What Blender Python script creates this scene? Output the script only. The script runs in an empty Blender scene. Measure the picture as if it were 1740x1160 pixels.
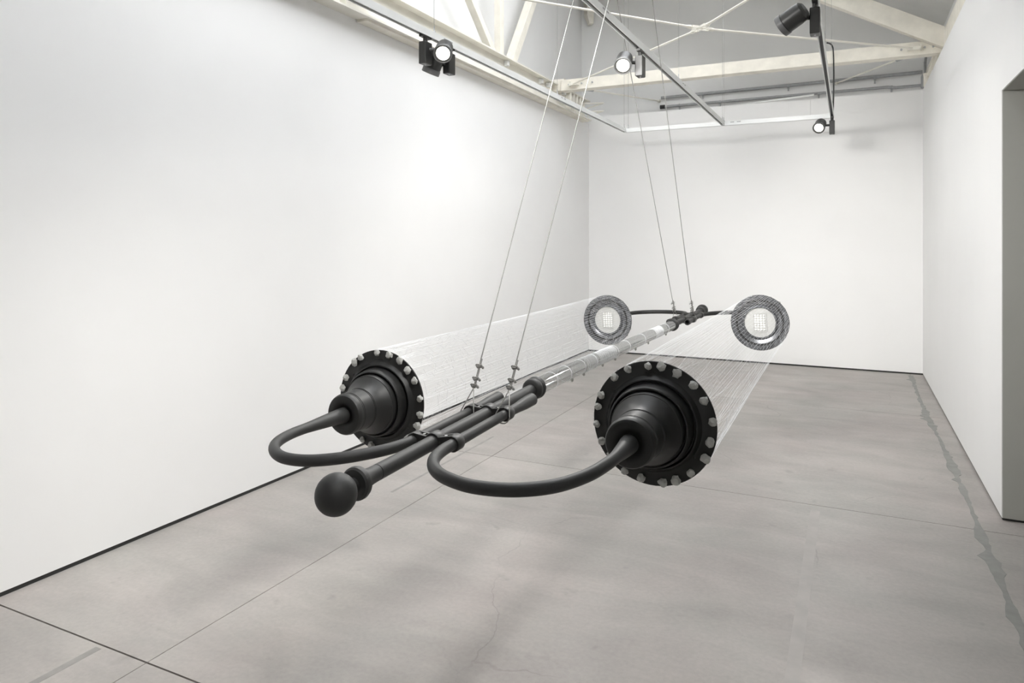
import bpy, bmesh, math, random
from mathutils import Vector, Matrix, Euler
random.seed(7)
S = bpy.context.scene
COL = S.collection
R = math.radians
PI = math.pi

# ------------------------------------------------------------------ camera
FPX, VPX, HOR, CAMH = 1185.0, 1445.0, 410.0, 1.70
YAW = math.atan((VPX - 870.0) / FPX)
cam = bpy.data.cameras.new('camera')
cam.sensor_width = 36.0
cam.lens = 36.0 * FPX / 1740.0
cam.shift_y = -(580.0 - HOR) / 1740.0
cam.clip_start = 0.05
camo = bpy.data.objects.new('camera', cam)
COL.objects.link(camo)
camo.location = (0, 0, CAMH)
camo.rotation_euler = (PI / 2, 0, YAW)
S.camera = camo

# ------------------------------------------------------------------ world, exposure
W = bpy.data.worlds.new('overcast_sky')
S.world = W
W.use_nodes = True
bg = W.node_tree.nodes['Background']
bg.inputs[0].default_value = (0.975, 0.978, 1.0, 1)
bg.inputs[1].default_value = 7.4
S.view_settings.view_transform = 'Standard'
S.view_settings.look = 'None'
S.view_settings.exposure = -0.12
S.view_settings.gamma = 1.0
S.view_settings.use_curve_mapping = False
SPOT_W = 130.0
FLOOD_W = 150.0

# ------------------------------------------------------------------ materials
def newmat(name):
    m = bpy.data.materials.new(name)
    m.use_nodes = True
    return m, m.node_tree.nodes, m.node_tree.links, m.node_tree.nodes['Principled BSDF']

def pmat(name, col, rough=0.5, metal=0.0, noise=0.0, scale=8.0, bump=0.0, bscale=60.0, spec=0.5, stretch=(1, 1, 1)):
    m, N, L, b = newmat(name)
    b.inputs['Base Color'].default_value = (*col, 1)
    b.inputs['Roughness'].default_value = rough
    b.inputs['Metallic'].default_value = metal
    b.inputs['Specular IOR Level'].default_value = spec
    tc = N.new('ShaderNodeTexCoord')
    mp = N.new('ShaderNodeMapping')
    mp.inputs['Scale'].default_value = stretch
    L.new(tc.outputs['Object'], mp.inputs[0])
    if noise > 0:
        n = N.new('ShaderNodeTexNoise')
        n.inputs['Scale'].default_value = scale
        n.inputs['Detail'].default_value = 5
        r = N.new('ShaderNodeMapRange')
        r.inputs[1].default_value = 0.3; r.inputs[2].default_value = 0.7
        r.inputs[3].default_value = 1 - noise; r.inputs[4].default_value = 1 + noise
        mx = N.new('ShaderNodeVectorMath'); mx.operation = 'SCALE'
        mx.inputs[0].default_value = col
        L.new(mp.outputs[0], n.inputs['Vector'])
        L.new(n.outputs[0], r.inputs[0]); L.new(r.outputs[0], mx.inputs['Scale'])
        L.new(mx.outputs[0], b.inputs['Base Color'])
    if bump > 0:
        n2 = N.new('ShaderNodeTexNoise')
        n2.inputs['Scale'].default_value = bscale
        n2.inputs['Detail'].default_value = 4
        bp = N.new('ShaderNodeBump')
        bp.inputs['Strength'].default_value = bump
        bp.inputs['Distance'].default_value = 0.004
        L.new(mp.outputs[0], n2.inputs['Vector'])
        L.new(n2.outputs[0], bp.inputs['Height']); L.new(bp.outputs[0], b.inputs['Normal'])
    return m

M = {}
M['wall'] = pmat('white_paint', (0.868, 0.865, 0.857), 0.75, noise=0.012, scale=1.5, bump=0.05, bscale=90, spec=0.25)
M['upper'] = pmat('upper_wall_paint', (0.86, 0.858, 0.845), 0.8, noise=0.02, scale=1.2, spec=0.2)
M['roof'] = pmat('roof_deck_paint', (0.74, 0.738, 0.71), 0.85, noise=0.03, scale=3, spec=0.2)
M['shade_grey'] = pmat('grey_shade_paint', (0.46, 0.46, 0.425), 0.8, noise=0.02, scale=2, spec=0.2)  # grey carries the doorway's shade in its colour; also coats the adjoining room
M['cream'] = pmat('cream_painted_timber', (0.82, 0.785, 0.70), 0.7, noise=0.07, scale=7, bump=0.35, bscale=30, spec=0.25, stretch=(1, 1, 1))
M['cream_steel'] = pmat('cream_painted_steel', (0.82, 0.795, 0.72), 0.5, noise=0.04, scale=5, spec=0.4)
M['painted_gap'] = pmat('dark_gap_shade', (0.025, 0.025, 0.024), 0.8)  # black colour standing in for shade in the gaps under the walls
M['black'] = pmat('matte_black_coating', (0.021, 0.021, 0.0205), 0.55, noise=0.22, scale=9, bump=0.05, bscale=120, spec=0.45)
M['lampblack'] = pmat('satin_black_housing', (0.012, 0.012, 0.0116), 0.48, noise=0.15, scale=6, spec=0.42)
M['clampm'] = pmat('clamp_black', (0.025, 0.025, 0.024), 0.48, noise=0.15, scale=20, spec=0.5)
M['mirror_ring'] = pmat('polished_dark_reflector', (0.17, 0.175, 0.185), 0.24, metal=0.6, noise=0.35, scale=6)
M['plate'] = pmat('white_lamp_plate', (0.54, 0.54, 0.525), 0.45, spec=0.5)
M['lens'] = pmat('led_lens_white', (0.92, 0.92, 0.90), 0.12, spec=0.7)
M['putty'] = pmat('grey_putty', (0.43, 0.43, 0.41), 0.75, noise=0.12, scale=60, bump=0.5, bscale=90)
M['thread'] = pmat('white_thread', (0.82, 0.83, 0.84), 0.6)
M['steel'] = pmat('steel_wire', (0.34, 0.335, 0.32), 0.4, metal=0.7, noise=0.15, scale=200)
M['galv'] = pmat('galvanised_steel', (0.40, 0.405, 0.41), 0.5, metal=0.2, noise=0.1, scale=30)
M['chrome'] = pmat('bright_bolt', (0.8, 0.8, 0.78), 0.2, metal=1.0)
M['track'] = pmat('track_grey', (0.72, 0.73, 0.72), 0.45, noise=0.03, scale=8)
M['trackwhite'] = pmat('track_white', (0.80, 0.81, 0.80), 0.45, noise=0.02, scale=8)
M['slot'] = pmat('track_slot', (0.05, 0.05, 0.05), 0.6)
M['spotblack'] = pmat('spotlight_black', (0.022, 0.022, 0.021), 0.4, spec=0.5)
M['spotgrey'] = pmat('spotlight_grey', (0.10, 0.10, 0.10), 0.45)
M['darkrubber'] = pmat('black_cable_jacket', (0.02, 0.02, 0.02), 0.5)
M['print'] = pmat('grey_print', (0.35, 0.35, 0.35), 0.6)

m, N, L, b = newmat('lit_lens')
b.inputs['Base Color'].default_value = (1, 0.98, 0.9, 1)
b.inputs['Emission Color'].default_value = (1, 0.96, 0.84, 1)
b.inputs['Emission Strength'].default_value = 9.0
M['lit'] = m

def clearmat(name, tint, facing, power, edge=0.85):
    m, N, L, b = newmat(name)
    N.remove(b)
    out = [n for n in N if n.type == 'OUTPUT_MATERIAL'][0]
    t = N.new('ShaderNodeBsdfTransparent'); t.inputs[0].default_value = (*tint, 1)
    g = N.new('ShaderNodeBsdfGlossy'); g.inputs['Roughness'].default_value = 0.06
    g.inputs[0].default_value = (0.95, 0.96, 0.97, 1)
    lw = N.new('ShaderNodeLayerWeight'); lw.inputs[0].default_value = power
    mr = N.new('ShaderNodeMapRange')
    mr.inputs[3].default_value = facing; mr.inputs[4].default_value = edge
    mx = N.new('ShaderNodeMixShader')
    L.new(lw.outputs['Facing'], mr.inputs[0]); L.new(mr.outputs[0], mx.inputs[0])
    L.new(t.outputs[0], mx.inputs[1]); L.new(g.outputs[0], mx.inputs[2]); L.new(mx.outputs[0], out.inputs[0])
    return m
M['acrylic'] = clearmat('clear_acrylic', (0.70, 0.70, 0.69), 0.07, 0.35, 0.5)
M['glass'] = clearmat('skylight_glass', (0.95, 0.97, 0.98), 0.03, 0.2)

def concrete():
    m, N, L, b = newmat('polished_concrete')
    tc = N.new('ShaderNodeTexCoord')
    geo = N.new('ShaderNodeNewGeometry')
    P = geo.outputs['Position']
    def noise(scale, det, dist=0.0, vec=P, rough=0.55):
        n = N.new('ShaderNodeTexNoise'); n.inputs['Scale'].default_value = scale
        n.inputs['Detail'].default_value = det; n.inputs['Distortion'].default_value = dist
        n.inputs['Roughness'].default_value = rough
        L.new(vec, n.inputs['Vector']); return n.outputs[0]
    def rng(s, a, b_, c, d):
        r = N.new('ShaderNodeMapRange'); r.inputs[1].default_value = a; r.inputs[2].default_value = b_
        r.inputs[3].default_value = c; r.inputs[4].default_value = d
        L.new(s, r.inputs[0]); return r.outputs[0]
    def mth(op, x, y=None, v=None):
        k = N.new('ShaderNodeMath'); k.operation = op
        L.new(x, k.inputs[0])
        if y is not None: L.new(y, k.inputs[1])
        if v is not None: k.inputs[1].default_value = v
        return k.outputs[0]
    mp = N.new('ShaderNodeMapping'); mp.inputs['Scale'].default_value = (0.55, 1.7, 1)
    mp.inputs['Rotation'].default_value = (0, 0, R(12))
    L.new(P, mp.inputs[0])
    big = rng(noise(0.75, 5, 0.6), 0.3, 0.7, 0.86, 1.10)
    mid = rng(noise(2.3, 6, 0.8, mp.outputs[0]), 0.3, 0.7, 0.90, 1.08)
    fine = rng(noise(45, 4), 0.3, 0.7, 0.95, 1.05)
    spk = rng(noise(150, 2), 0.64, 0.74, 1.0, 0.84)
    blot = rng(noise(5.5, 3, 0.2), 0.66, 0.76, 1.0, 0.84)
    info = N.new('ShaderNodeObjectInfo')
    slab = rng(info.outputs['Random'], 0, 1, 0.965, 1.03)
    # hairline cracks with a shape of their own
    vw = N.new('ShaderNodeTexNoise'); vw.inputs['Scale'].default_value = 1.4; vw.inputs['Detail'].default_value = 6
    L.new(P, vw.inputs['Vector'])
    vm = N.new('ShaderNodeMixRGB'); vm.inputs[0].default_value = 0.35
    L.new(P, vm.inputs[1]); L.new(vw.outputs[1], vm.inputs[2])
    vo = N.new('ShaderNodeTexVoronoi'); vo.feature = 'DISTANCE_TO_EDGE'; vo.inputs['Scale'].default_value = 0.9
    L.new(vm.outputs[0], vo.inputs['Vector'])
    crack = rng(vo.outputs['Distance'], 0.0, 0.0028, 0.80, 1.0)
    cmask = rng(noise(0.9, 2), 0.52, 0.60, 0, 1)
    crack = mth('ADD', mth('MULTIPLY', mth('ADD', crack, v=-1.0), cmask), v=1.0)
    tot = big
    for q in (mid, fine, spk, blot, slab, crack): tot = mth('MULTIPLY', tot, q)
    hue = rng(noise(1.1, 4, 0.4), 0.35, 0.65, 0, 1)
    cm = N.new('ShaderNodeMixRGB')
    cm.inputs[1].default_value = (0.396, 0.378, 0.352, 1)
    cm.inputs[2].default_value = (0.413, 0.378, 0.356, 1)
    L.new(hue, cm.inputs[0])
    sc = N.new('ShaderNodeVectorMath'); sc.operation = 'SCALE'
    L.new(cm.outputs[0], sc.inputs[0]); L.new(tot, sc.inputs['Scale'])
    L.new(sc.outputs[0], b.inputs['Base Color'])
    L.new(rng(noise(3.0, 4), 0.3, 0.7, 0.42, 0.62), b.inputs['Roughness'])
    b.inputs['Specular IOR Level'].default_value = 0.3
    bp = N.new('ShaderNodeBump'); bp.inputs['Strength'].default_value = 0.10; bp.inputs['Distance'].default_value = 0.003
    L.new(noise(30, 5), bp.inputs['Height']); L.new(bp.outputs[0], b.inputs['Normal'])
    return m
M['concrete'] = concrete()
M['jointfill'] = pmat('joint_filler', (0.10, 0.097, 0.09), 0.8, noise=0.3, scale=12)
M['patch'] = pmat('grey_crack_filler', (0.27, 0.27, 0.25), 0.6, noise=0.1, scale=14)
M['stripe'] = pmat('worn_floor_line', (0.30, 0.29, 0.27), 0.6, noise=0.12, scale=14)
M['palestripe'] = pmat('pale_floor_line', (0.415, 0.390, 0.366), 0.6, noise=0.08, scale=9)

# ------------------------------------------------------------------ mesh helpers
def link(name, me, mat, parent=None, smooth=None):
    if smooth is not None:
        me.shade_smooth(); me.set_sharp_from_angle(angle=R(smooth))
    o = bpy.data.objects.new(name, me)
    if not me.materials: me.materials.append(M[mat])
    COL.objects.link(o)
    if parent is not None: o.parent = parent
    return o

def mesh(V, F):
    me = bpy.data.meshes.new('m')
    me.from_pydata([tuple(v) for v in V], [], F)
    me.validate(); me.update()
    return me

def boxdata(c, s, rot=None):
    V = []
    for z in (-1, 1):
        for x, y in ((-1, -1), (1, -1), (1, 1), (-1, 1)):
            p = Vector((x * s[0] / 2, y * s[1] / 2, z * s[2] / 2))
            if rot is not None: p = rot @ p
            V.append(p + Vector(c))
    F = [(3, 2, 1, 0), (4, 5, 6, 7), (0, 1, 5, 4), (1, 2, 6, 5), (2, 3, 7, 6), (3, 0, 4, 7)]
    return V, F

def merge(lst):
    V, F = [], []
    for v, f in lst:
        o = len(V); V += list(v); F += [tuple(i + o for i in q) for q in f]
    return V, F

def box(name, x0, x1, y0, y1, z0, z1, mat, parent=None, bevel=0.0):
    me = mesh(*boxdata(((x0 + x1) / 2, (y0 + y1) / 2, (z0 + z1) / 2), (x1 - x0, y1 - y0, z1 - z0)))
    if bevel > 0: bev(me, bevel)
    return link(name, me, mat, parent)

def bev(me, w, seg=1):
    bm = bmesh.new(); bm.from_mesh(me)
    bmesh.ops.bevel(bm, geom=bm.edges[:], offset=w, segments=seg, affect='EDGES', profile=0.6)
    bm.to_mesh(me); bm.free()

def basis(d):
    d = Vector(d).normalized()
    a = Vector((0, 0, 1)) if abs(d.z) < 0.9 else Vector((1, 0, 0))
    x = d.cross(a).normalized(); y = x.cross(d).normalized()
    return x, y, d

def tubedata(pts, rad, n=10, caps=True):
    """rad: number or list per point; parallel-transported rings"""
    pts = [Vector(p) for p in pts]
    if not hasattr(rad, '__len__'): rad = [rad] * len(pts)
    V, F = [], []
    T = []
    for i in range(len(pts)):
        a = pts[max(i - 1, 0)]; c = pts[min(i + 1, len(pts) - 1)]
        T.append((c - a).normalized())
    x, y, _ = basis(T[0])
    for i, p in enumerate(pts):
        x = (x - T[i] * x.dot(T[i])).normalized(); y = T[i].cross(x)
        for k in range(n):
            t = 2 * PI * k / n
            V.append(p + (x * math.cos(t) + y * math.sin(t)) * rad[i])
    for i in range(len(pts) - 1):
        for k in range(n):
            k2 = (k + 1) % n
            F.append((i * n + k, i * n + k2, (i + 1) * n + k2, (i + 1) * n + k))
    if caps:
        F.append(tuple(range(n - 1, -1, -1))); F.append(tuple((len(pts) - 1) * n + k for k in range(n)))
    return V, F

def tube(name, pts, rad, mat, parent=None, n=10, smooth=50, caps=True):
    return link(name, mesh(*tubedata(pts, rad, n, caps)), mat, parent, smooth)

def beamdata(p, q, w, h, upv=(0, 0, 1)):
    """rectangular bar from p to q, w across, h along upv"""
    p, q = Vector(p), Vector(q); d = (q - p).normalized(); u = Vector(upv)
    u = (u - d * u.dot(d)).normalized(); s = d.cross(u)
    V = []
    for e in (p, q):
        for a, c in ((-1, -1), (1, -1), (1, 1), (-1, 1)):
            V.append(e + s * a * w / 2 + u * c * h / 2)
    F = [(0, 1, 2, 3), (7, 6, 5, 4), (0, 4, 5, 1), (1, 5, 6, 2), (2, 6, 7, 3), (3, 7, 4, 0)]
    return V, F

def beam(name, p, q, w, h, mat, parent=None, upv=(0, 0, 1), bevel=0.004):
    me = mesh(*beamdata(p, q, w, h, upv))
    if bevel: bev(me, bevel)
    return link(name, me, mat, parent)

def spline(P, n=8):
    P = [Vector(p) for p in P]; out = []
    for i in range(len(P) - 1):
        p0 = P[max(i - 1, 0)]; p1 = P[i]; p2 = P[i + 1]; p3 = P[min(i + 2, len(P) - 1)]
        for k in range(n):
            t = k / n
            out.append(0.5 * ((2 * p1) + (p2 - p0) * t + (2 * p0 - 5 * p1 + 4 * p2 - p3) * t * t + (3 * p1 - p0 - 3 * p2 + p3) * t ** 3))
    out.append(P[-1]); return out

def lathe(prof, n, frame):
    """prof [(t,r)]; frame(t,r,ang)->Vector"""
    V, F = [], []
    for t, r in prof:
        for k in range(n):
            V.append(frame(t, max(r, 1e-5), 2 * PI * k / n))
    for i in range(len(prof) - 1):
        for k in range(n):
            k2 = (k + 1) % n
            F.append((i * n + k, (i + 1) * n + k, (i + 1) * n + k2, i * n + k2))
    return V, F

def empty(name, loc=(0, 0, 0), rot=(0, 0, 0), parent=None):
    o = bpy.data.objects.new(name, None)
    o.location = loc; o.rotation_euler = rot; o.empty_display_size = 0.1
    COL.objects.link(o)
    if parent is not None: o.parent = parent
    return o

def tag(o, label, cat, group=None):
    o['label'] = label; o['category'] = cat
    if group: o['group'] = group
    return o

def struct(o, label=None, cat=None):
    o['kind'] = 'structure'
    if label: o['label'] = label
    if cat: o['category'] = cat
    return o

# ------------------------------------------------------------------ the room
XL, XR, YB = -3.655, 0.83, 10.27
YF = -4.0                      # wall behind the camera
ZW = 3.63                      # top of the gallery walls
XUL, YUB = -3.95, 10.75        # older upper walls behind the gallery walls
JY = [YF, -1.12, 1.89, 4.90, 7.85, YB + 0.05]
JX = [XL - 0.03, -2.556, 0.685, 4.05]

fl = struct(box('floor', XL - 0.35, 4.2, YF - 0.2, YB + 0.6, -0.30, -0.012, 'jointfill'),
            'grey polished concrete floor of large slabs with dark joints', 'floor')
for i in range(len(JX) - 1):
    for j in range(len(JY) - 1):
        gx0 = 0.0022 if i else 0; gx1 = 0.0022
        gy = 0.0038 if j in (1, 2) else 0.0026
        gy2 = 0.0045 if j + 1 == 2 else 0.0026
        me = mesh(*boxdata(((JX[i] + gx0 + JX[i + 1] - gx1) / 2, (JY[j] + gy + JY[j + 1] - gy2) / 2, -0.006),
                           (JX[i + 1] - JX[i] - gx0 - gx1, JY[j + 1] - JY[j] - gy - gy2, 0.012)))
        link('concrete_slab', me, 'concrete', fl)
# irregular filler along the joint beside the right wall
V, F = [], []
rn = random.Random(3)
y = 1.2; k = 0
wv = 0.02
while y < 10.2:
    wv = max(0.012, min(0.040, wv + rn.uniform(-0.012, 0.012)))
    c = 0.685 + 0.012 * math.sin(y * 1.3) + rn.uniform(-0.006, 0.006)
    wl = wv + (0.035 if rn.random() < 0.05 else 0); wr = wv * rn.uniform(0.6, 1.1)
    V += [(c - wl, y, 0.0012), (c + wr, y, 0.0012), (c - wl, y, -0.008), (c + wr, y, -0.008)]
    if k:
        a = 4 * (k - 1); b4 = 4 * k
        F += [(a, a + 1, b4 + 1, b4), (a + 2, b4 + 2, b4 + 3, a + 3), (a, b4, b4 + 2, a + 2), (a + 1, a + 3, b4 + 3, b4 + 1)]
    k += 1; y += rn.uniform(0.03, 0.08)
link('crack_filler', mesh(V, F), 'patch', fl)
def floor_line(name, p, q, w, mat, z=0.0012):
    p = Vector((*p, z - 0.003)); q = Vector((*q, z - 0.003))
    link(name, mesh(*beamdata(p, q, w, 0.006)), mat, fl)
floor_line('worn_line', (-2.83, 0.2), (-2.83, 1.87), 0.035, 'stripe', 0.0008)
floor_line('worn_line', (-2.80, 3.9), (-2.80, 5.4), 0.02, 'stripe', 0.0005)
floor_line('pale_line', (-0.205, 1.9), (-0.20, 4.80), 0.055, 'palestripe', 0.0006)

# walls
struct(box('wall_left', XL - 0.15, XL, YF, YB + 0.10, 0.022, 3.52, 'wall'), 'long smooth white gallery wall beneath the cream steel beam', 'wall')
struct(box('wall_back', XL - 0.15, XR + 0.4, YB, YB + 0.10, 0.020, ZW, 'wall'), 'white end wall of the gallery behind the sculpture', 'wall')
rw = struct(box('wall_right', XR, XR + 0.40, 5.13, YB, 0.016, ZW, 'wall'), 'white wall beside the doorway with its shade painted grey', 'wall')
box('wall_section', XR, XR + 0.40, YF, 2.2, 0.016, ZW, 'wall', rw)
box('wall_lintel', XR, XR + 0.40, 2.2, 5.13, 2.62, ZW, 'wall', rw)
box('jamb_shade', XR + 0.004, XR + 0.40, 5.126, 5.13, 0.016, 2.62, 'shade_grey', rw)  # thin sheets over jamb and soffit, their shade put into the grey
box('soffit_shade', XR + 0.004, XR + 0.40, 2.2, 5.13, 2.616, 2.62, 'shade_grey', rw)
struct(box('wall_front', XL - 0.3, 4.2, YF - 0.15, YF, 0, 7.3, 'wall'), 'white wall closing the gallery', 'wall')
struct(box('shade_strip_left', XL - 0.12, XL - 0.003, YF, YB, 0, 0.022, 'painted_gap'), 'black strip painting the shadow gap under the long white wall', 'shade_strip')  # dark strips fill the wall-foot gaps and paint their shade
struct(box('shade_strip_back', XL - 0.1, XR + 0.3, YB + 0.003, YB + 0.09, 0, 0.020, 'painted_gap'), 'black strip painting the shadow gap under the end wall', 'shade_strip')
struct(box('shade_strip_right', XR + 0.006, XR + 0.36, 5.138, YB, 0, 0.016, 'painted_gap'), 'black strip painting the shadow gap under the wall beside the doorway', 'shade_strip')
# adjoining room beyond the doorway
struct(box('wall_side_room', 4.05, 4.2, YF, YB, 0, 3.0, 'shade_grey'), 'grey wall of the adjoining room', 'wall')
struct(box('wall_side_room_end', XR + 0.4, 4.05, 7.0, 7.15, 0, 3.0, 'shade_grey'), 'grey end wall of the adjoining room', 'wall')
struct(box('wall_side_room_front', XR + 0.4, 4.05, 0.6, 0.75, 0, 3.0, 'shade_grey'), 'grey near wall of the adjoining room', 'wall')
struct(box('ceiling_side_room', XR + 0.3, 4.2, YF, YB, 3.0, 3.1, 'shade_grey'), 'grey ceiling of the adjoining room', 'ceiling')

# upper walls and the sloping roof with its skylight
ROOF0, SLOPE = 4.99, -0.56     # z = ROOF0 + SLOPE * x
def zr(x): return ROOF0 + SLOPE * x
struct(box('wall_upper_left', XUL - 0.15, XUL, YF, YUB, 0.0, 7.25, 'wall'), 'bright upper wall above the cream steel beam', 'wall')
V = [(XUL - 0.15, YUB, 0.0), (1.25, YUB, 0.0), (1.25, YUB, zr(1.25)), (XUL - 0.15, YUB, zr(XUL - 0.15))]
V = V + [(x, y_ + 0.15, z) for x, y_, z in V]
struct(link('wall_upper_back', mesh(V, [(0, 1, 2, 3), (7, 6, 5, 4), (0, 4, 5, 1), (1, 5, 6, 2), (2, 6, 7, 3), (3, 7, 4, 0)]), 'upper'),
       'pale grey gable wall above the end wall', 'wall')
struct(box('wall_upper_right', 1.05, 1.2, YF, YUB + 0.15, 3.1, zr(1.05) + 0.02, 'upper'), 'pale upper wall behind the timber plate', 'wall')
SKX = (-2.6, -0.4); SKY = (1.8, 7.6)
def roofpiece(x0, x1, y0, y1, parent=None, name='ceiling'):
    V = [(x0, y0, zr(x0)), (x1, y0, zr(x1)), (x1, y1, zr(x1)), (x0, y1, zr(x0))]
    V = V + [(x, y_, z + 0.12) for x, y_, z in V]
    return link(name, mesh(V, [(0, 1, 2, 3), (7, 6, 5, 4), (0, 4, 5, 1), (1, 5, 6, 2), (2, 6, 7, 3), (3, 7, 4, 0)]), 'roof', parent)
rc = struct(roofpiece(SKX[1], 1.25, YF - 0.15, YUB + 0.15), 'sloping painted roof deck above the trusses', 'ceiling')
roofpiece(XUL - 0.15, SKX[0], YF - 0.15, YUB + 0.15, rc, 'roof_deck')
roofpiece(SKX[0], SKX[1], SKY[1], YUB + 0.15, rc, 'roof_deck')
roofpiece(SKX[0], SKX[1], YF - 0.15, SKY[0], rc, 'roof_deck')
wn = struct(empty('window_1', (-2, 2.2, zr(-2))), 'long roof skylight over the gallery', 'skylight')
wn.location = (0, 0, 0)
nb = 4
for k in range(nb + 1):
    yy = SKY[0] + (SKY[1] - SKY[0]) * k / nb
    beam('glazing_bar', (SKX[0], yy, zr(SKX[0]) + 0.05), (SKX[1], yy, zr(SKX[1]) + 0.05), 0.05, 0.10, 'trackwhite', wn, bevel=0)
for k in range(nb):
    y0 = SKY[0] + (SKY[1] - SKY[0]) * k / nb + 0.025; y1 = SKY[0] + (SKY[1] - SKY[0]) * (k + 1) / nb - 0.025
    V = [(SKX[0], y0, zr(SKX[0]) + 0.06), (SKX[1], y0, zr(SKX[1]) + 0.06), (SKX[1], y1, zr(SKX[1]) + 0.06), (SKX[0], y1, zr(SKX[0]) + 0.06)]
    link('skylight_pane', mesh(V, [(0, 1, 2, 3)]), 'glass', wn)

# ------------------------------------------------------------------ roof carpentry
sb = tag(empty('steel_beam', (-3.62, 5, 3.52)), 'long cream steel beam running along the top of the white wall', 'beam')
sb.location = (0, 0, 0)
BX = -3.60
def isec(y0, y1):
    L_ = [boxdata((BX - 0.01, (y0 + y1) / 2, 3.528), (0.19, y1 - y0, 0.016)),
          boxdata((BX - 0.01, (y0 + y1) / 2, 3.812), (0.15, y1 - y0, 0.016)),
          boxdata((BX - 0.03, (y0 + y1) / 2, 3.67), (0.012, y1 - y0, 0.27))]
    return merge(L_)
link('beam_section', mesh(*isec(YF + 0.02, 10.0)), 'cream_steel', sb)
box('bottom_plate', BX - 0.05, BX + 0.055, 4.6, 9.96, 3.500, 3.520, 'cream', sb)
box('bottom_plate', BX - 0.05, BX + 0.06, 0.3, 3.9, 3.497, 3.520, 'cream', sb)
for yy in (3.2, 4.35):
    box('stiffener', BX - 0.024, BX + 0.055, yy - 0.012, yy + 0.012, 3.536, 3.804, 'cream_steel', sb)
box('splice_plate', BX - 0.024, BX - 0.004, 2.6, 4.33, 3.545, 3.80, 'cream_steel', sb)
for yy in (4.42, 7.25, 8.25, 8.5, 8.75, 9.05):
    box('beam_clip', BX - 0.024, BX + 0.03, yy, yy + 0.045, 3.74, 3.80, 'trackwhite', sb, 0.004)
for yy in (9.2, 9.33, 9.46, 9.6):
    box('stiffener', BX - 0.024, BX + 0.06, yy, yy + 0.03, 3.536, 3.804, 'cream_steel', sb)
for zz in (3.62, 3.74):
    V, F = merge([beamdata((BX + 0.0, 9.75, zz), (BX + 0.28, 9.98, zz + 0.03), 0.03, 0.012), beamdata((BX + 0.28, 9.98, zz + 0.03), (BX + 0.02, 9.99, zz - 0.03), 0.03, 0.012)])
    link('angle_bracket', mesh(V, F), 'cream_steel', sb)

def timber(name, p, q, w, h, label, upv=(0, 0, 1), group=None):
    return tag(beam(name, p, q, w, h, 'cream', None, upv), label, 'strut', group)
SX = -3.70
timber('roof_strut', (SX, 7.28, 3.82), (SX, 7.28, 6.80), 0.085, 0.085, 'upright cream timber strut standing on the steel beam', (1, 0, 0))
timber('roof_strut', (SX, 7.13, 3.83), (SX, 5.15, 5.58), 0.085, 0.085, 'cream diagonal strut leaning away from the gable wall', (1, 0, 0))
timber('roof_strut', (SX, 7.56, 3.83), (SX, 9.15, 6.24), 0.11, 0.11, 'cream diagonal strut leaning towards the gable wall', (1, 0, 0))
gb = tag(tube('gable_bracket', [(-3.80, YUB - 0.07, 6.2), (-3.80, YUB - 0.07, 5.35), (-3.77, YUB - 0.07, 5.20)], [0.10, 0.085, 0.05], 'cream', None, 4, None), 'short tapered cream bracket high on the gable wall', 'bracket')

def truss(y, label, cables):
    t = tag(empty('roof_truss', (-1.4, y, 3.72)), label, 'truss')
    t.location = (0, 0, 0)
    beam('bottom_chord', (-3.50, y, 3.79), (1.04, y, 3.79), 0.15, 0.145, 'cream', t)
    # principal rafter beside the chord, rising away from the right-hand wall
    beam('rafter', (0.93, y - 0.125, 3.835), (-3.80, y - 0.125, 3.835 + 0.56 * 4.73), 0.10, 0.195, 'cream', t)
    beam('packer', (-3.62, y, 3.79), (-3.50, y, 3.79), 0.13, 0.13, 'cream', t)
    for s_, xx in ((1, -3.30), (-1, 0.62)):
        for dy in (-0.10, 0.10):
            V, F = merge([boxdata((xx, y + dy, 3.77), (0.13, 0.05, 0.008)), boxdata((xx - 0.06 * s_, y + dy, 3.79), (0.012, 0.05, 0.06)), boxdata((xx, y + dy - 0.022, 3.785), (0.12, 0.006, 0.035))])
            link('brace_shoe', mesh(V, F), 'cream_steel', t)
    for xx in (-3.38, -3.2, -3.05, 0.5, 0.72, 0.8):
        tube('bolt', [(xx, y - 0.073, 3.79), (xx, y - 0.088, 3.79)], 0.012, 'galv', t, 6)
    # round timber end that pokes past the chord
    tube('chord_end', [(-3.62, y - 0.01, 3.84), (-3.46, y - 0.01, 3.84)], 0.055, 'cream', t, 12)
    return t
truss(8.78, 'cream timber truss crossing in front of the pale gable wall', False)
truss(4.50, 'cream timber truss carrying the suspension cables of the sculpture', True)

pl = tag(box('wall_plate', 0.885, 1.0, YF, 10.74, 3.632, 3.93, 'cream', None, 0.006), 'cream timber plate along the top of the wall beside the doorway', 'timber')
V, F = [], []
rn = random.Random(5)
lumps = []
for k in range(16):
    yy = 9.0 + k * 0.075
    lumps.append(boxdata((0.865 + rn.uniform(-0.01, 0.012), yy, 3.69 + rn.uniform(-0.02, 0.03)), (0.05, 0.085, rn.uniform(0.08, 0.16)), Euler((rn.uniform(-.3, .3), rn.uniform(-.3, .3), rn.uniform(-.3, .3))).to_matrix()))
link('rough_mortar', mesh(*merge(lumps)), 'cream', pl)

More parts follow.
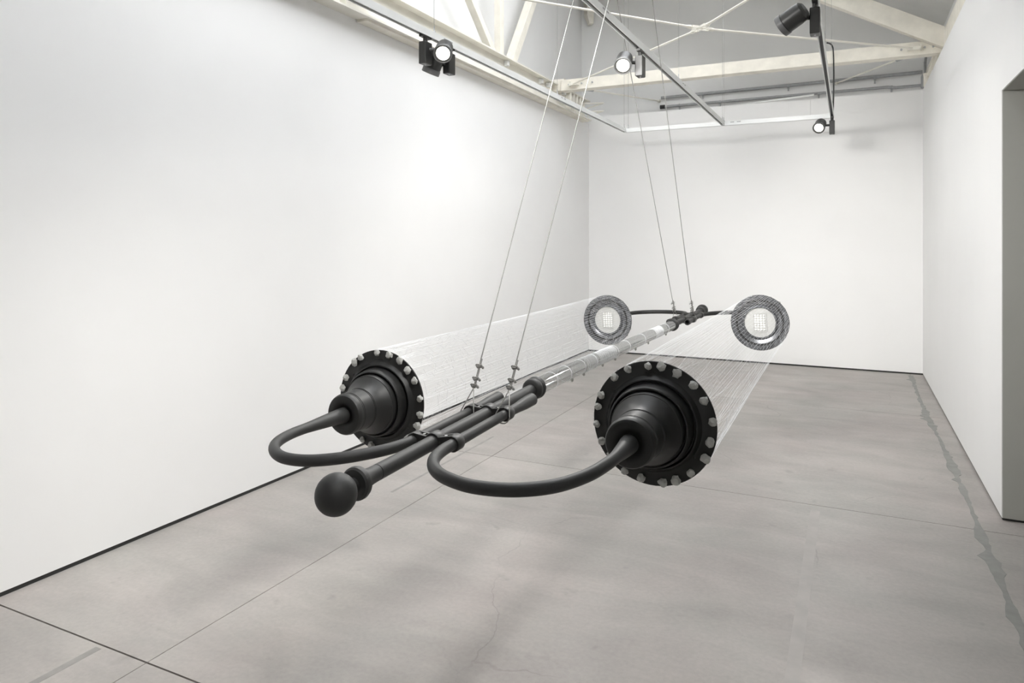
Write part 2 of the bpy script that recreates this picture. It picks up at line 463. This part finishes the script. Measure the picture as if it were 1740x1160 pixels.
# brace rods and their turnbuckle
CX, CY, CZ = -1.33, 6.99, 3.80
br = tag(empty('brace_rods', (0, 0, 0)), 'cream steel rods crossing at a turnbuckle below the roof', 'bracing')
def rodpair(p, q, gap=0.10):
    p, q, c = Vector(p), Vector(q), Vector((CX, CY, CZ))
    d = (q - p).normalized()
    tube('rod', [p, c - d * gap], 0.0115, 'cream_steel', br, 8)
    tube('rod', [c + d * gap, q], 0.0115, 'cream_steel', br, 8)
    x, y_, _ = basis(d)
    parts = []
    for s_ in (-1, 1):
        parts.append(beamdata(c - d * gap + x * 0.026 * s_, c + d * gap + x * 0.026 * s_, 0.010, 0.022))
        parts.append(beamdata(c + d * gap * s_ - x * 0.032, c + d * gap * s_ + x * 0.032, 0.022, 0.022))
        parts.append(tubedata([c + d * (gap * s_), c + d * (gap + 0.05) * s_], 0.018, 8))
    link('turnbuckle', mesh(*merge(parts)), 'cream_steel', br)
rodpair((0.60, 8.66, 3.785), (-3.30, 4.62, 3.815))
rodpair((-3.30, 8.66, 3.785), (0.62, 4.62, 3.815))
for p, q, lab in (((-3.30, 8.87, 3.77), (-2.66, YUB - 0.01, 3.875), 'cream brace rod running from the truss end by the steel beam to the gable wall'),
                  ((0.60, 8.87, 3.765), (-0.185, YUB - 0.01, 3.905), 'cream brace rod running from the truss end by the timber plate to the gable wall')):
    w = tag(empty('wall_brace_rod', p), lab, 'bracing'); w.location = (0, 0, 0)
    d = (Vector(q) - Vector(p)).normalized()
    tube('rod', [p, q], 0.011, 'cream_steel', w, 8)
    tube('anchor_cap', [Vector(q) - d * 0.05, q], 0.022, 'cream_steel', w, 10)
    tube('turnbuckle', [Vector(p) + d * 0.12, Vector(p) + d * 0.3], 0.024, 'galv', w, 8)

# conduits on the gable wall
def conduit(name, pts, r, label, clampx, endcap=None):
    c = tag(empty(name, pts[0]), label, 'conduit'); c.location = (0, 0, 0)
    tube('pipe', pts, r, 'galv', c, 10)
    for xx in clampx:
        V, F = merge([tubedata([(xx - 0.012, pts[0][1], pts[0][2]), (xx + 0.012, pts[0][1], pts[0][2])], r + 0.006, 10), boxdata((xx, pts[0][1] + 0.02, pts[0][2] - 0.035), (0.02, 0.02, 0.05))])
        link('pipe_clamp', mesh(*(V, F)), 'galv', c)
    if endcap:
        tube('end_cap', [(pts[0][0] - 0.045, pts[0][1], pts[0][2]), (pts[0][0] + 0.03, pts[0][1], pts[0][2])], r + 0.012, 'darkrubber', c, 10)
yc = YUB - 0.05
conduit('conduit', [(-2.63, yc, 3.915), (0.86, yc, 3.945)], 0.023, 'upper grey metal conduit crossing the gable wall', (-2.0, -0.8, 0.3))
conduit('conduit', [(-2.60, yc, 3.775), (0.45, yc, 3.785), (0.55, yc - 0.02, 3.765), (0.86, yc - 0.03, 3.765)], 0.019, 'lower grey metal conduit with a black end cap on the gable wall', (-2.35, -1.75, -0.4, 0.5), True)
eb = tag(empty('junction_box', (0.86, 10.3, 3.66)), 'grey electrical box where the conduits meet the timber plate', 'electrical box')
eb.location = (0, 0, 0)
box('case', 0.83, 0.93, 10.42, 10.56, 3.70, 3.86, 'galv', eb, 0.006)
tube('riser_pipe', [(0.875, 10.52, 3.86), (0.875, 10.52, 4.03), (0.88, 10.4, 4.12)], 0.016, 'galv', eb, 8)
pp = tag(tube('pole', [(-1.30, YB + 0.03, ZW + 0.012), (-0.44, YB - 0.08, ZW + 0.035)], 0.013, 'trackwhite', None, 10), 'thin white pole lying along the top edge of the end wall', 'pole')
wp = tag(box('access_panel', -0.76, -0.485, YB - 0.008, YB - 0.0005, 3.36, ZW - 0.01, 'wall', None, 0.002), 'small white access panel near the top of the end wall', 'panel')

# ------------------------------------------------------------------ lighting tracks
ZT = 3.1126; TY1 = 8.645; TY0 = 0.6
TX = (-2.5875, -1.375, -0.184)
def track(x0, y0, x1, y1, label, mat, wires, marks):
    t = tag(empty('light_track', (x0, y0, ZT)), label, 'light track'); t.location = (0, 0, 0)
    d = Vector((x1 - x0, y1 - y0, 0)).normalized(); s_ = Vector((d.y, -d.x, 0))
    p, q = Vector((x0, y0, ZT)), Vector((x1, y1, ZT))
    parts = [beamdata(p + Vector((0, 0, 0.012)), q + Vector((0, 0, 0.012)), 0.038, 0.026)]
    for k in (-1, 1):
        parts.append(beamdata(p + s_ * 0.0155 * k + Vector((0, 0, -0.012)), q + s_ * 0.0155 * k + Vector((0, 0, -0.012)), 0.007, 0.024))
    link('rail', mesh(*merge(parts)), mat, t)
    link('slot', mesh(*beamdata(p + Vector((0, 0, -0.0045)), q + Vector((0, 0, -0.0045)), 0.023, 0.006)), 'slot', t)
    for a in wires:
        c = p + d * a
        zt = zr(c.x) - 0.005
        tube('hanger_wire', [c + Vector((0, 0, 0.07)), (c.x, c.y, zt)], 0.0016, 'steel', t, 5)
        V, F = lathe([(0.022, 0.0), (0.022, 0.014), (0.036, 0.011), (0.04, 0.004), (0.075, 0.004), (0.075, 0)], 10,
                     lambda tt, r, an: c + Vector((r * math.cos(an), r * math.sin(an), tt)))
        link('wire_grip', mesh(V, F), 'galv', t, 40)
    for a in marks:
        for o_ in (0, 0.075):
            for k in (-1, 1):
                e = p + d * (a + o_) + s_ * 0.0192 * k + Vector((0, 0, 0.010))
                link('printed_mark', mesh(*beamdata(e - d * 0.022, e + d * 0.022, 0.001, 0.010)), 'print', t)
    return t
track(TX[0], TY0, TX[0], TY1 + 0.019, 'grey lighting track alongside the cream steel beam', 'track', (3.50, 5.75, 8.0), (3.62, 5.83))
track(TX[1], TY0, TX[1], TY1 - 0.019, 'grey lighting track running above the sculpture', 'track', (3.38, 5.63, 7.99), (3.48, 5.73))
track(TX[2], TY0, TX[2], TY1 - 0.019, 'grey lighting track nearer the doorway wall', 'track', (3.4, 5.6, 7.7), (3.5,))
track(TX[0] + 0.02, TY1, TX[2], TY1, 'white cross track joining the ends of the other lighting tracks', 'trackwhite', (0.02, 1.2), (1.30,))
# black feed cable dropping to the end of the right-hand track
fc = tag(tube('power_cable', spline([(-0.24, 8.59, 3.93), (-0.182, 8.59, 3.885), (-0.169, 8.59, 3.71), (-0.169, 8.59, 3.38), (-0.175, 8.60, 3.139)], 6), 0.008, 'darkrubber', None, 8), 'black power cable dropping to the end of the lighting track', 'cable')

def spotlight(x, y, side, aim, lit, label, power, headdz=-0.095, size=64, group=None, soft=0.10):
    """side: unit vector from gear box to head"""
    root = tag(empty('track_spotlight', (x, y, ZT - 0.02)), label, 'spotlight', group)
    sd = Vector(side).normalized()
    ax = Vector((0, 1, 0))
    adapter = merge([boxdata((0, 0, -0.008), (0.030, 0.11, 0.02)), tubedata([(0, 0, -0.015), (0, 0, -0.05)], 0.016, 12)])
    link('adapter', mesh(*adapter), 'spotblack', root)
    me = mesh(*boxdata((0, 0, -0.122), (0.055, 0.085, 0.150))); bev(me, 0.004)
    gbx = link('gear_box', me, 'spotblack', root)
    link('screw', mesh(*tubedata([(0, 0, -0.196), (0, 0, -0.2)], 0.006, 8)), 'galv', gbx)
    hc = sd * 0.125 + Vector((0, 0, headdz))
    d = (Vector(aim) - (Vector((x, y, ZT - 0.02)) + hc)).normalized()
    link('pivot_arm', mesh(*merge([tubedata([sd * 0.02 + Vector((0, 0, headdz)), hc - sd * 0.045], 0.013, 10)])), 'spotblack', root, 40)
    bx, by, _ = basis(d)
    fr = lambda t, r, an: hc + d * t + bx * (r * math.cos(an)) + by * (r * math.sin(an))
    prof = [(-0.085, 0), (-0.085, 0.040), (-0.07, 0.057), (-0.03, 0.060), (0.042, 0.060), (0.044, 0.063), (0.075, 0.063), (0.078, 0.060), (0.078, 0.056), (0.062, 0.054)]
    hd = link('head', mesh(*lathe(prof, 28, fr)), 'spotblack', root, 40)
    link('rim', mesh(*lathe([(0.046, 0.0640), (0.077, 0.0640), (0.079, 0.060), (0.077, 0.0555)], 28, fr)), 'spotgrey', hd, 40)
    link('lens', mesh(*lathe([(0.066, 0), (0.065, 0.046)], 28, fr)), 'lit', hd)
    link('lens_ring', mesh(*lathe([(0.065, 0.046), (0.068, 0.050), (0.064, 0.055)], 28, fr)), 'spotgrey', hd, 40)
    ld = bpy.data.lights.new('spot', 'SPOT')
    ld.energy = power; ld.spot_size = R(size); ld.spot_blend = 1.0; ld.shadow_soft_size = soft
    ld.color = (1, 0.985, 0.955)
    lo = bpy.data.objects.new('lamp_light', ld); COL.objects.link(lo); lo.parent = root
    lo.location = hc + d * 0.085
    lo.rotation_euler = d.to_track_quat('-Z', 'Y').to_euler()
    return root
spotlight(TX[0], 3.99, (0.8, 0.6, 0), (-1.0, 0.9, 0.8), True, 'lit spotlight on the track alongside the steel beam, lens showing', SPOT_W * 0.7, size=80)
spotlight(TX[0], 4.30, (-0.45, -0.9, 0), (-3.66, 4.1, 0.6), True, 'black spotlight on the track alongside the steel beam, turned to the white wall', 4.0, -0.135, 110)
spotlight(TX[1], 4.97, (-0.8, -0.6, 0), (-1.0, 2.0, 0.9), True, 'lit round spotlight on the track running above the sculpture', SPOT_W * 1.4, size=84)
spotlight(TX[2], 4.40, (-1, -0.25, 0), (-3.66, 5.5, 1.2), True, 'black spotlight on the track nearer the doorway wall, turned away', 35.0, size=80)
spotlight(TX[2], 8.56, (-1, -0.15, 0), (-0.9, 5.0, 0.9), True, 'lit spotlight at the far end of its track by the power cable', SPOT_W)

# wide floods added out of view along the tracks to brighten the walls
for y_, aim in ((0.9, (-3.66, 1.6, 0.1)), (2.2, (-3.66, 3.4, 0.1)), (3.5, (-3.66, 6.8, 0.4))):
    spotlight(TX[2], y_, (-1, 0, 0), aim, True, 'added out-of-view flood spotlight on the track nearer the doorway wall, washing the long white wall', FLOOD_W * (1.0 if y_ < 1 else 1.5), size=70, group='added floods washing the long wall', soft=0.2)
for y_, aim in ((1.4, (-2.6, 10.27, 1.3)), (3.0, (-0.3, 10.27, 1.3))):
    spotlight(TX[1], y_, (-1, 0, 0), aim, True, 'added out-of-view flood spotlight on the middle track, washing the end wall', FLOOD_W * 3.4, size=52, group='added floods washing the end wall', soft=0.2)
for y_, aim in ((1.3, (0.83, 7.0, 1.1)), (2.4, (0.83, 8.4, 1.2))):
    spotlight(TX[0], y_, (1, 0, 0), aim, True, 'added out-of-view flood spotlight on the track alongside the steel beam, washing the doorway wall', FLOOD_W * 2.2, size=60, group='added floods washing the doorway wall', soft=0.2)

# ------------------------------------------------------------------ the hanging sculpture
O = Vector((-1.43, 4.75, 0.94))
sc = tag(empty('hanging_sculpture', O, (0, R(-2.4), R(0.8))),
         'long black rod sculpture with four lamp discs and white thread nets, hung on cables', 'sculpture')
RM = Euler((0, R(-2.4), R(0.8))).to_matrix()
WA = [(-3.2, 0.0), (-2.72, 0.010), (-2.2, 0.022), (-1.5, 0.034), (-0.8, 0.030), (0, 0.018), (1.5, 0.002), (3.2, 0.0)]
def wa(u):
    for (a, p), (c, q) in zip(WA, WA[1:]):
        if u <= c:
            t = (u - a) / (c - a); t = max(0, min(1, t))
            return p + (q - p) * t
    return WA[-1][1]
def ax_frame(v, s_=1):
    def fr(t, r, an):
        u = t * s_
        return Vector((v + r * math.cos(an) * (1 if s_ > 0 else -1), u, wa(u) + r * math.sin(an)))
    return fr
def sweep_lathe(name, prof, v, mat, s_=1, n=28, parent=sc, smooth=38):
    # subdivide long pieces so that they follow the slight bow of the spine
    P = []
    for (t0, r0), (t1, r1) in zip(prof, prof[1:]):
        k = max(1, int(abs(t1 - t0) / 0.12))
        for i in range(k): P.append((t0 + (t1 - t0) * i / k, r0 + (r1 - r0) * i / k))
    P.append(prof[-1])
    return link(name, mesh(*lathe(P, n, ax_frame(v, s_))), mat, parent, smooth)

PV = 0.085        # offset of the side pipes
for s_ in (1, -1):
    rod = sweep_lathe('spine_rod', [(-2.895, 0), (-2.895, 0.0268), (-1.57, 0.0268), (-1.57, 0)], 0, 'black', s_)
    ball = []
    for k in range(17):
        a = PI * k / 16
        ball.append((-3.10 - 0.0635 * math.cos(a), 0.0635 * math.sin(a)))
    sweep_lathe('ball_finial', ball, 0, 'black', s_, 32)
    sweep_lathe('finial_collar', [(-3.045, 0), (-3.045, 0.024), (-3.018, 0.024), (-3.016, 0.046), (-3.010, 0.052), (-2.998, 0.053), (-2.988, 0.050), (-2.984, 0.038), (-2.965, 0.031), (-2.93, 0.0275), (-2.898, 0.0265), (-2.898, 0)], 0, 'black', s_, 32)
    sweep_lathe('tube_collar', [(-1.635, 0.027), (-1.632, 0.044), (-1.625, 0.051), (-1.61, 0.053), (-1.595, 0.050), (-1.590, 0.054), (-1.572, 0.055), (-1.565, 0.050), (-1.555, 0.049), (-1.555, 0.027)], 0, 'black', s_, 32)
    # clamps
    for uc in (-2.53, -2.09):
        cl = empty('clamp', (0, 0, 0), parent=sc)
        parts = []
        for v, r0, r1 in ((0, 0.0272, 0.0365), (PV, 0.0215, 0.0300), (-PV, 0.0215, 0.0300)):
            h = 0.024
            parts.append(lathe([(uc - h, r0), (uc - h, r1 - 0.002), (uc - h + 0.003, r1), (uc + h - 0.003, r1), (uc + h, r1 - 0.002), (uc + h, r0)], 26, ax_frame(v, s_)))
        link('clamp_rings', mesh(*merge(parts)), 'clampm', cl, 38)
        for k in (-1, 1):
            w0 = wa(uc * s_)
            p = []
            for du in (-0.017, 0.017):
                p.append(beamdata((k * 0.026, (uc + du) * s_, w0 + 0.014), (k * PV, (uc + du) * s_, w0 + 0.0235), 0.014, 0.014))
            for du in (-0.018, 0.018):
                p.append(beamdata((k * 0.03, (uc + du) * s_, w0 - 0.008), (k * (PV - 0.018), (uc + du) * s_, w0 - 0.008), 0.010, 0.045))
            p.append(beamdata((k * 0.03, uc * s_, w0 - 0.028), (k * (PV - 0.02), uc * s_, w0 - 0.026), 0.034, 0.006))
            link('clamp_web', mesh(*merge(p)), 'clampm', cl)
            bz = w0 + 0.008
            link('clamp_bolt', mesh(*tubedata([(k * 0.047, uc * s_, bz), (k * 0.047, uc * s_, bz + 0.016)], 0.0065, 6)), 'chrome', cl)

# curved arms: (v,u,w) on the side pipe, round the loop, into the back of the lamp
ARM_R = [(PV, -2.56), (PV + 0.004, -2.64), (0.112, -2.725), (0.165, -2.805), (0.245, -2.865), (0.36, -2.902), (0.49, -2.887), (0.592, -2.815), (0.652, -2.69), (0.676, -2.55), (0.681, -2.43), (0.680, -2.31)]
ARM_L = [(PV, -2.52), (PV + 0.006, -2.58), (0.118, -2.66), (0.165, -2.73), (0.235, -2.80), (0.33, -2.848), (0.44, -2.845), (0.545, -2.785), (0.625, -2.69), (0.668, -2.56), (0.673, -2.40), (0.672, -2.225)]
def arm(side, s_, path):
    pts = [(side * PV, u * s_, wa(u * s_)) for u in (-1.82, -1.90, -1.98, -2.06, -2.2, -2.4)]
    rads = [0.0285, 0.0275, 0.0225, 0.0205, 0.0205, 0.0205]
    cur = spline([(side * v, u * s_, wa(u * s_) * max(0, 1 - (v - PV) / 0.3)) for v, u in path], 7)
    pts += cur
    n_ = len(cur)
    for i in range(n_):
        t = i / (n_ - 1)
        rads.append(0.0212 if t < 0.86 else 0.0212 + 0.014 * min(1, ((t - 0.86) / 0.12)) ** 1.3)
    V, F = tubedata(pts, rads, 20, caps=False)
    # open socket at the free end
    base = len(V); nn = 20
    c = Vector(pts[0])
    ring = [c + (Vector(V[k]) - c) * 0.72 for k in range(nn)]
    deep = [p + Vector((0, -s_ * 0.09, 0)) for p in ring]
    V += ring + deep
    for k in range(nn):
        k2 = (k + 1) % nn
        F.append((k, base + k, base + k2, k2)); F.append((base + k, base + nn + k, base + nn + k2, base + k2))
    F.append(tuple(base + nn + k for k in range(nn)))
    link('curved_arm', mesh(V, F), 'black', sc, 50)
def stretch(path, v1, u1):
    # the far arms reach the far lamps at slightly different spots
    v0, u0 = path[-1]; out = []
    for v, u in path:
        t = (v - PV) / (v0 - PV)
        out.append((v + (v1 - v0) * t, u + (u1 - u0) * max(0, t) ** 2))
    return out
arm(1, 1, ARM_R); arm(-1, 1, ARM_L)
arm(1, -1, stretch(ARM_L, 0.724, -2.17)); arm(-1, -1, stretch(ARM_R, 0.745, -2.32))

# lamps
LR = 0.25
BACK = [(-0.002, 0.19), (-0.002, 0.2495), (0.000, LR), (0.004, LR), (0.006, 0.2475), (0.006, 0.202), (0.010, 0.194), (0.022, 0.187), (0.030, 0.181), (0.031, 0.176), (0.026, 0.172), (0.016, 0.170), (0.016, 0.165),
        (0.055, 0.164), (0.078, 0.161), (0.086, 0.157), (0.088, 0.152), (0.082, 0.148), (0.070, 0.1465), (0.070, 0.1425), (0.112, 0.1415), (0.116, 0.140), (0.117, 0.137), (0.125, 0.131), (0.138, 0.121), (0.154, 0.111), (0.172, 0.103), (0.192, 0.0975),
        (0.194, 0.0945), (0.198, 0.0945), (0.199, 0.0965), (0.201, 0.0965), (0.202, 0.0945), (0.205, 0.0945), (0.207, 0.096), (0.275, 0.0925), (0.277, 0.090), (0.280, 0.090), (0.282, 0.0925), (0.286, 0.0925), (0.288, 0.0905), (0.292, 0.0935), (0.304, 0.0940), (0.316, 0.092), (0.324, 0.087),
        (0.327, 0.080), (0.329, 0.066), (0.326, 0.054), (0.318, 0.044), (0.312, 0.036), (0.312, 0.0)]
RING = [(0.0, LR - 0.003), (-0.004, 0.246), (-0.0035, 0.215), (0.004, 0.175), (0.012, 0.152)]
def puttymesh(seed):
    rn = random.Random(seed)
    bm = bmesh.new()
    bmesh.ops.create_icosphere(bm, subdivisions=2, radius=1.0)
    for v in bm.verts:
        k = 1 + rn.uniform(-0.20, 0.20)
        v.co = Vector((v.co.x * 0.0165 * k, v.co.y * 0.011 * k, v.co.z * 0.0165 * k))
    me = bpy.data.meshes.new('putty'); bm.to_mesh(me); bm.free()
    me.materials.append(M['putty']); me.shade_smooth(); me.set_sharp_from_angle(angle=R(28))
    return me
PUT = [puttymesh(k) for k in range(6)]
NLUMP = 20
LUMPANG = {}
def lamp(v, u_, s_, key):
    """s_=1 for the near pair (back towards -u), -1 for the far pair"""
    uf = u_
    wz = 0.0
    toe = {11: -0.035, 12: 0.075}.get(key, 0.0)      # the near lamps toe in slightly
    fr = lambda t, r, an: Vector((v + t * toe + r * math.cos(an) * s_, uf - t * s_, wz + r * math.sin(an)))
    body = link('lamp_housing', mesh(*lathe(BACK, 64, fr)), 'lampblack', sc, 32)
    link('reflector_ring', mesh(*lathe(RING[::-1], 64, fr)), 'mirror_ring', body, 40)
    link('inner_rim', mesh(*lathe([(0.016, 0.133), (-0.001, 0.133), (-0.006, 0.137), (-0.006, 0.146), (0.002, 0.152), (0.014, 0.154)], 64, fr)), 'mirror_ring', body, 40)
    link('led_plate', mesh(*lathe([(0.010, 0.0), (0.010, 0.134)], 64, fr)), 'plate', body)
    # bracket and lens array on the plate
    yp = uf - 0.010 * s_
    f = []
    for dx in (-0.055, 0.055): f.append(boxdata((v + dx, yp + 0.004 * s_, wz), (0.006, 0.008, 0.165)))
    for dz in (-0.081, 0.081): f.append(boxdata((v, yp + 0.004 * s_, wz + dz), (0.116, 0.008, 0.006)))
    link('lens_frame', mesh(*merge(f)), 'plate', body)
    ls = []
    for ix in range(4):
        for iz in range(7):
            cx = v + (ix - 1.5) * 0.025; cz = wz + (iz - 3) * 0.0215
            prof = [(0.012 * math.cos(a), 0.0105 * math.sin(a)) for a in (PI / 2, PI / 3, PI / 6, 0)]
            ls.append(lathe([(t, r) for t, r in prof], 8, lambda t, r, an: Vector((cx + r * math.cos(an), yp + t * s_, cz + r * math.sin(an)))))
    link('lens_array', mesh(*merge(ls)), 'lens', body, 60)
    # small screw on the flange and moulding marks near its top
    for an in (R(-38), R(142)):
        c = fr(0.006, 0.197, an); c2 = fr(0.012, 0.197, an)
        link('screw', mesh(*tubedata([c, c2], 0.007, 10)), 'lampblack', body)
    for k in range(3):
        an = R(90 - 5 + 5 * k) if s_ > 0 else R(90)
        c = fr(0.0065, 0.205, an)
        link('moulded_mark', mesh(*boxdata(c, (0.010, 0.002, 0.008))), 'lampblack', body)
    rn = random.Random(key)
    angs = []
    for k in range(NLUMP):
        an = 2 * PI * k / NLUMP + rn.uniform(-0.07, 0.07) + 0.1
        angs.append(an)
        o = bpy.data.objects.new('putty_lump', PUT[rn.randrange(6)])
        COL.objects.link(o); o.parent = body
        o.location = fr(0.012, 0.2345 + rn.uniform(-0.005, 0.003), an)
        o.rotation_euler = (0, rn.uniform(0, 6.28), 0)
        q = rn.uniform(0.85, 1.18); o.scale = (q, 1, q)
    LUMPANG[key] = angs
LP = {11: (0.69, -1.985, 1), 12: (-0.695, -1.905, 1), 13: (0.724, 1.85, -1), 14: (-0.745, 2.0, -1)}
for k_, (v_, u_, d_) in LP.items(): lamp(v_, u_, d_, k_)

# nets of white thread between each pair of lamps
def strand(a, b_, r, sag=0.0, seg=1, rn=None, jit=0.0):
    a, b_ = Vector(a), Vector(b_)
    pts = []
    for i in range(seg + 1):
        t = i / seg
        p = a.lerp(b_, t)
        if 0 < i < seg:
            p = p + Vector((rn.uniform(-jit, jit), 0, rn.uniform(-jit, jit) - sag * 4 * t * (1 - t)))
        pts.append(p)
    return pts
def thread_net(key, nkey, fkey):
    rn = random.Random(key)
    D = []
    v0, U0, _ = LP[nkey]; v1, U1, _ = LP[fkey]
    def rim(an, u, r=LR): return Vector((v0 + (v1 - v0) * (u - U0) / (U1 - U0) + r * math.cos(an), u, r * math.sin(an)))
    lines = []
    angs = LUMPANG[nkey]
    NT = 84
    for k in range(NT):
        an = 2 * PI * k / NT + rn.uniform(-0.012, 0.012)
        # nearest lump on the near lamp; threads gather there
        la = min(angs, key=lambda q: abs(math.atan2(math.sin(q - an), math.cos(q - an))))
        da = math.atan2(math.sin(an - la), math.cos(an - la))
        start = rim(la + da * 0.25, U0 + 0.004, LR + 0.0015)
        root = rim(la + da * 0.1, U0 - 0.010, LR - 0.012)
        split = rn.uniform(0.10, 0.55)
        pts = [root, start]
        for i in range(1, 15):
            t = i / 14
            u = U0 + (U1 - U0) * t
            tt = min(1, (u - U0) / split)
            a2 = la + da * (0.25 + 0.75 * tt)
            rr = LR + 0.001 - 0.006 * math.sin(PI * t)
            p = rim(a2, u, rr)
            if 0 < i < 14:
                p += Vector((rn.uniform(-.0025, .0025), 0, rn.uniform(-.0025, .0025)))
            pts.append(p)
        lines.append((an, pts))
        D.append(tubedata(pts, rn.choice((0.00034, 0.00044, 0.00054)), 3, False))
    # cross links between neighbours
    def at(k, u):
        pts = lines[k % NT][1]
        for p, q in zip(pts[1:], pts[2:]):
            if p.y <= u <= q.y: return p.lerp(q, (u - p.y) / max(1e-6, q.y - p.y))
        return pts[-1]
    for i in range(2400):
        k = rn.randrange(NT)
        u = U0 + 0.03 + (U1 - U0 - 0.06) * rn.random() ** 1.25
        step = rn.choice((1, 1, 1, 2, 2, 3))
        a = at(k, u); b_ = at(k + step, max(U0 + 0.01, min(U1 - 0.01, u + rn.uniform(-0.07, 0.07))))
        D.append(tubedata([a, b_], 0.00027, 3, False))
    # loose tangled ends at the near rim
    for la in angs:
        for j in range(7):
            a = rim(la + rn.uniform(-.06, .06), U0 - 0.010, LR - 0.018)
            b_ = rim(la + rn.uniform(-.16, .16), U0 + rn.uniform(0.0, 0.05), LR + rn.uniform(0.0, 0.012))
            D.append(tubedata(strand(a, b_, 0, 0, 3, rn, 0.004), 0.0004, 3, False))
    o = link('thread_net', mesh(*merge(D)), 'thread', sc)
    o['kind'] = 'stuff'
    return o
thread_net(21, 11, 13)
thread_net(22, 12, 14)

# the clear tube with its thread windings and drips
ct = sweep_lathe('clear_tube', [(-1.56, 0.0425), (1.56, 0.0425)], 0, 'acrylic', 1, 40)
tube('inner_wire', [(0.022, u, wa(u) - 0.012) for u in [x * 0.13 - 1.56 for x in range(25)]], 0.0035, 'galv', ct, 6)
def windings(u0, u1, n, r=0.0007):
    D = []
    for i in range(n):
        u = u0 + (u1 - u0) * (i + 0.5) / n
        tilt = random.uniform(-0.004, 0.004)
        pts = []
        for k in range(25):
            a = 2 * PI * k / 24
            uu = u + tilt * math.cos(a)
            pts.append(Vector((0.0436 * math.cos(a), uu, wa(uu) + 0.0436 * math.sin(a))))
        D.append(tubedata(pts, r, 4, False))
    return D
for u in (-1.38, -1.17, -0.94, -0.72, -0.27, 0.02, 0.45, 0.80, 1.02, 1.25):
    link('thread_ring', mesh(*merge(windings(u - 0.001, u + 0.001, 1, 0.0016))), 'thread', ct)
for u0, u1, n in ((-0.66, -0.30, 46), (0.82, 1.06, 30), (-0.9, -0.7, 10)):
    w = link('thread_winding', mesh(*merge(windings(u0, u1, n))), 'thread', ct); w['kind'] = 'stuff'
for u in (-1.06, -0.86, -0.5, -0.22, 0.3, 0.68, 1.30):
    z = wa(u) - 0.0425
    prof = [(0.004, 0), (0.003, 0.006), (-0.006, 0.009), (-0.014, 0.008), (-0.02, 0.004), (-0.022, 0)]
    link('drip_knob', mesh(*lathe(prof, 10, lambda t, r, an: Vector((r * math.cos(an), u + r * math.sin(an), z + t)))), 'putty', ct, 50)

# ------------------------------------------------------------------ suspension cables
def W2(v, u, w): return O + RM @ Vector((v, u, w))
def sus(v, u, top, label, clips):
    """loop round a side pipe, wire clips, straight cable up to the truss chord"""
    c = tag(empty('suspension_cable', W2(v, u, wa(u))), label, 'cable', None); c.location = (0, 0, 0)
    pc = W2(v, u, wa(u)); top = Vector(top)
    d = (top - pc).normalized()
    sx = Vector((1, 0, 0))
    apex = pc + d * 0.115
    rr = 0.0325
    loop = [apex, apex - d * 0.02 + sx * 0.006]
    for k in range(13):
        a = R(-10) + R(200) * k / 12
        loop.append(pc + sx * (rr * math.cos(a)) - Vector((0, 0, 1)) * (rr * math.sin(a)) )
    loop += [apex - d * 0.02 - sx * 0.006, apex]
    tube('loop', loop, 0.0026, 'steel', c, 6, caps=False)
    tube('wire', [apex - d * 0.01, top], 0.0030, 'steel', c, 6)
    tube('wire_tail', [apex + sx * 0.006, apex + sx * 0.006 + d * 0.14], 0.0026, 'steel', c, 6)
    x, y, _ = basis(d)
    for j, a in enumerate(clips):
        e = apex + d * a
        p = [boxdata(e, (0.026, 0.012, 0.012), Matrix((x, y, d)).transposed()),
             tubedata([e - x * 0.012 + y * 0.012, e - x * 0.012 - y * 0.022], 0.003, 6),
             tubedata([e + x * 0.012 + y * 0.012, e + x * 0.012 - y * 0.022], 0.003, 6),
             tubedata([e - x * 0.012 - y * 0.010, e - x * 0.012 - y * 0.017], 0.0062, 6),
             tubedata([e + x * 0.012 - y * 0.010, e + x * 0.012 - y * 0.017], 0.0062, 6),
             tubedata([e - x * 0.012 + y * 0.011, e - x * 0.006 + y * 0.017, e + x * 0.006 + y * 0.017, e + x * 0.012 + y * 0.011], 0.003, 6)]
        link('wire_clip', mesh(*merge(p)), 'steel', c)
    return c
CLIPS = (0.012, 0.045, 0.105)
TOPS = [(-1.58, 4.44, 3.72), (-1.325, 4.44, 3.72), (-1.492, 4.56, 3.72), (-1.233, 4.56, 3.72)]
sus(-PV, -2.13, TOPS[0], 'steel cable before the long white wall, at the sculpture end away from the end wall', CLIPS)
sus(PV, -2.13, TOPS[1], 'steel cable tied beside the black collar of the tube, on the doorway side', CLIPS)
sus(-PV, 2.13, TOPS[2], 'steel cable by the end wall, tied on the long white wall side', CLIPS)
sus(PV, 2.13, TOPS[3], 'steel cable by the end wall, tied on the doorway side', CLIPS)
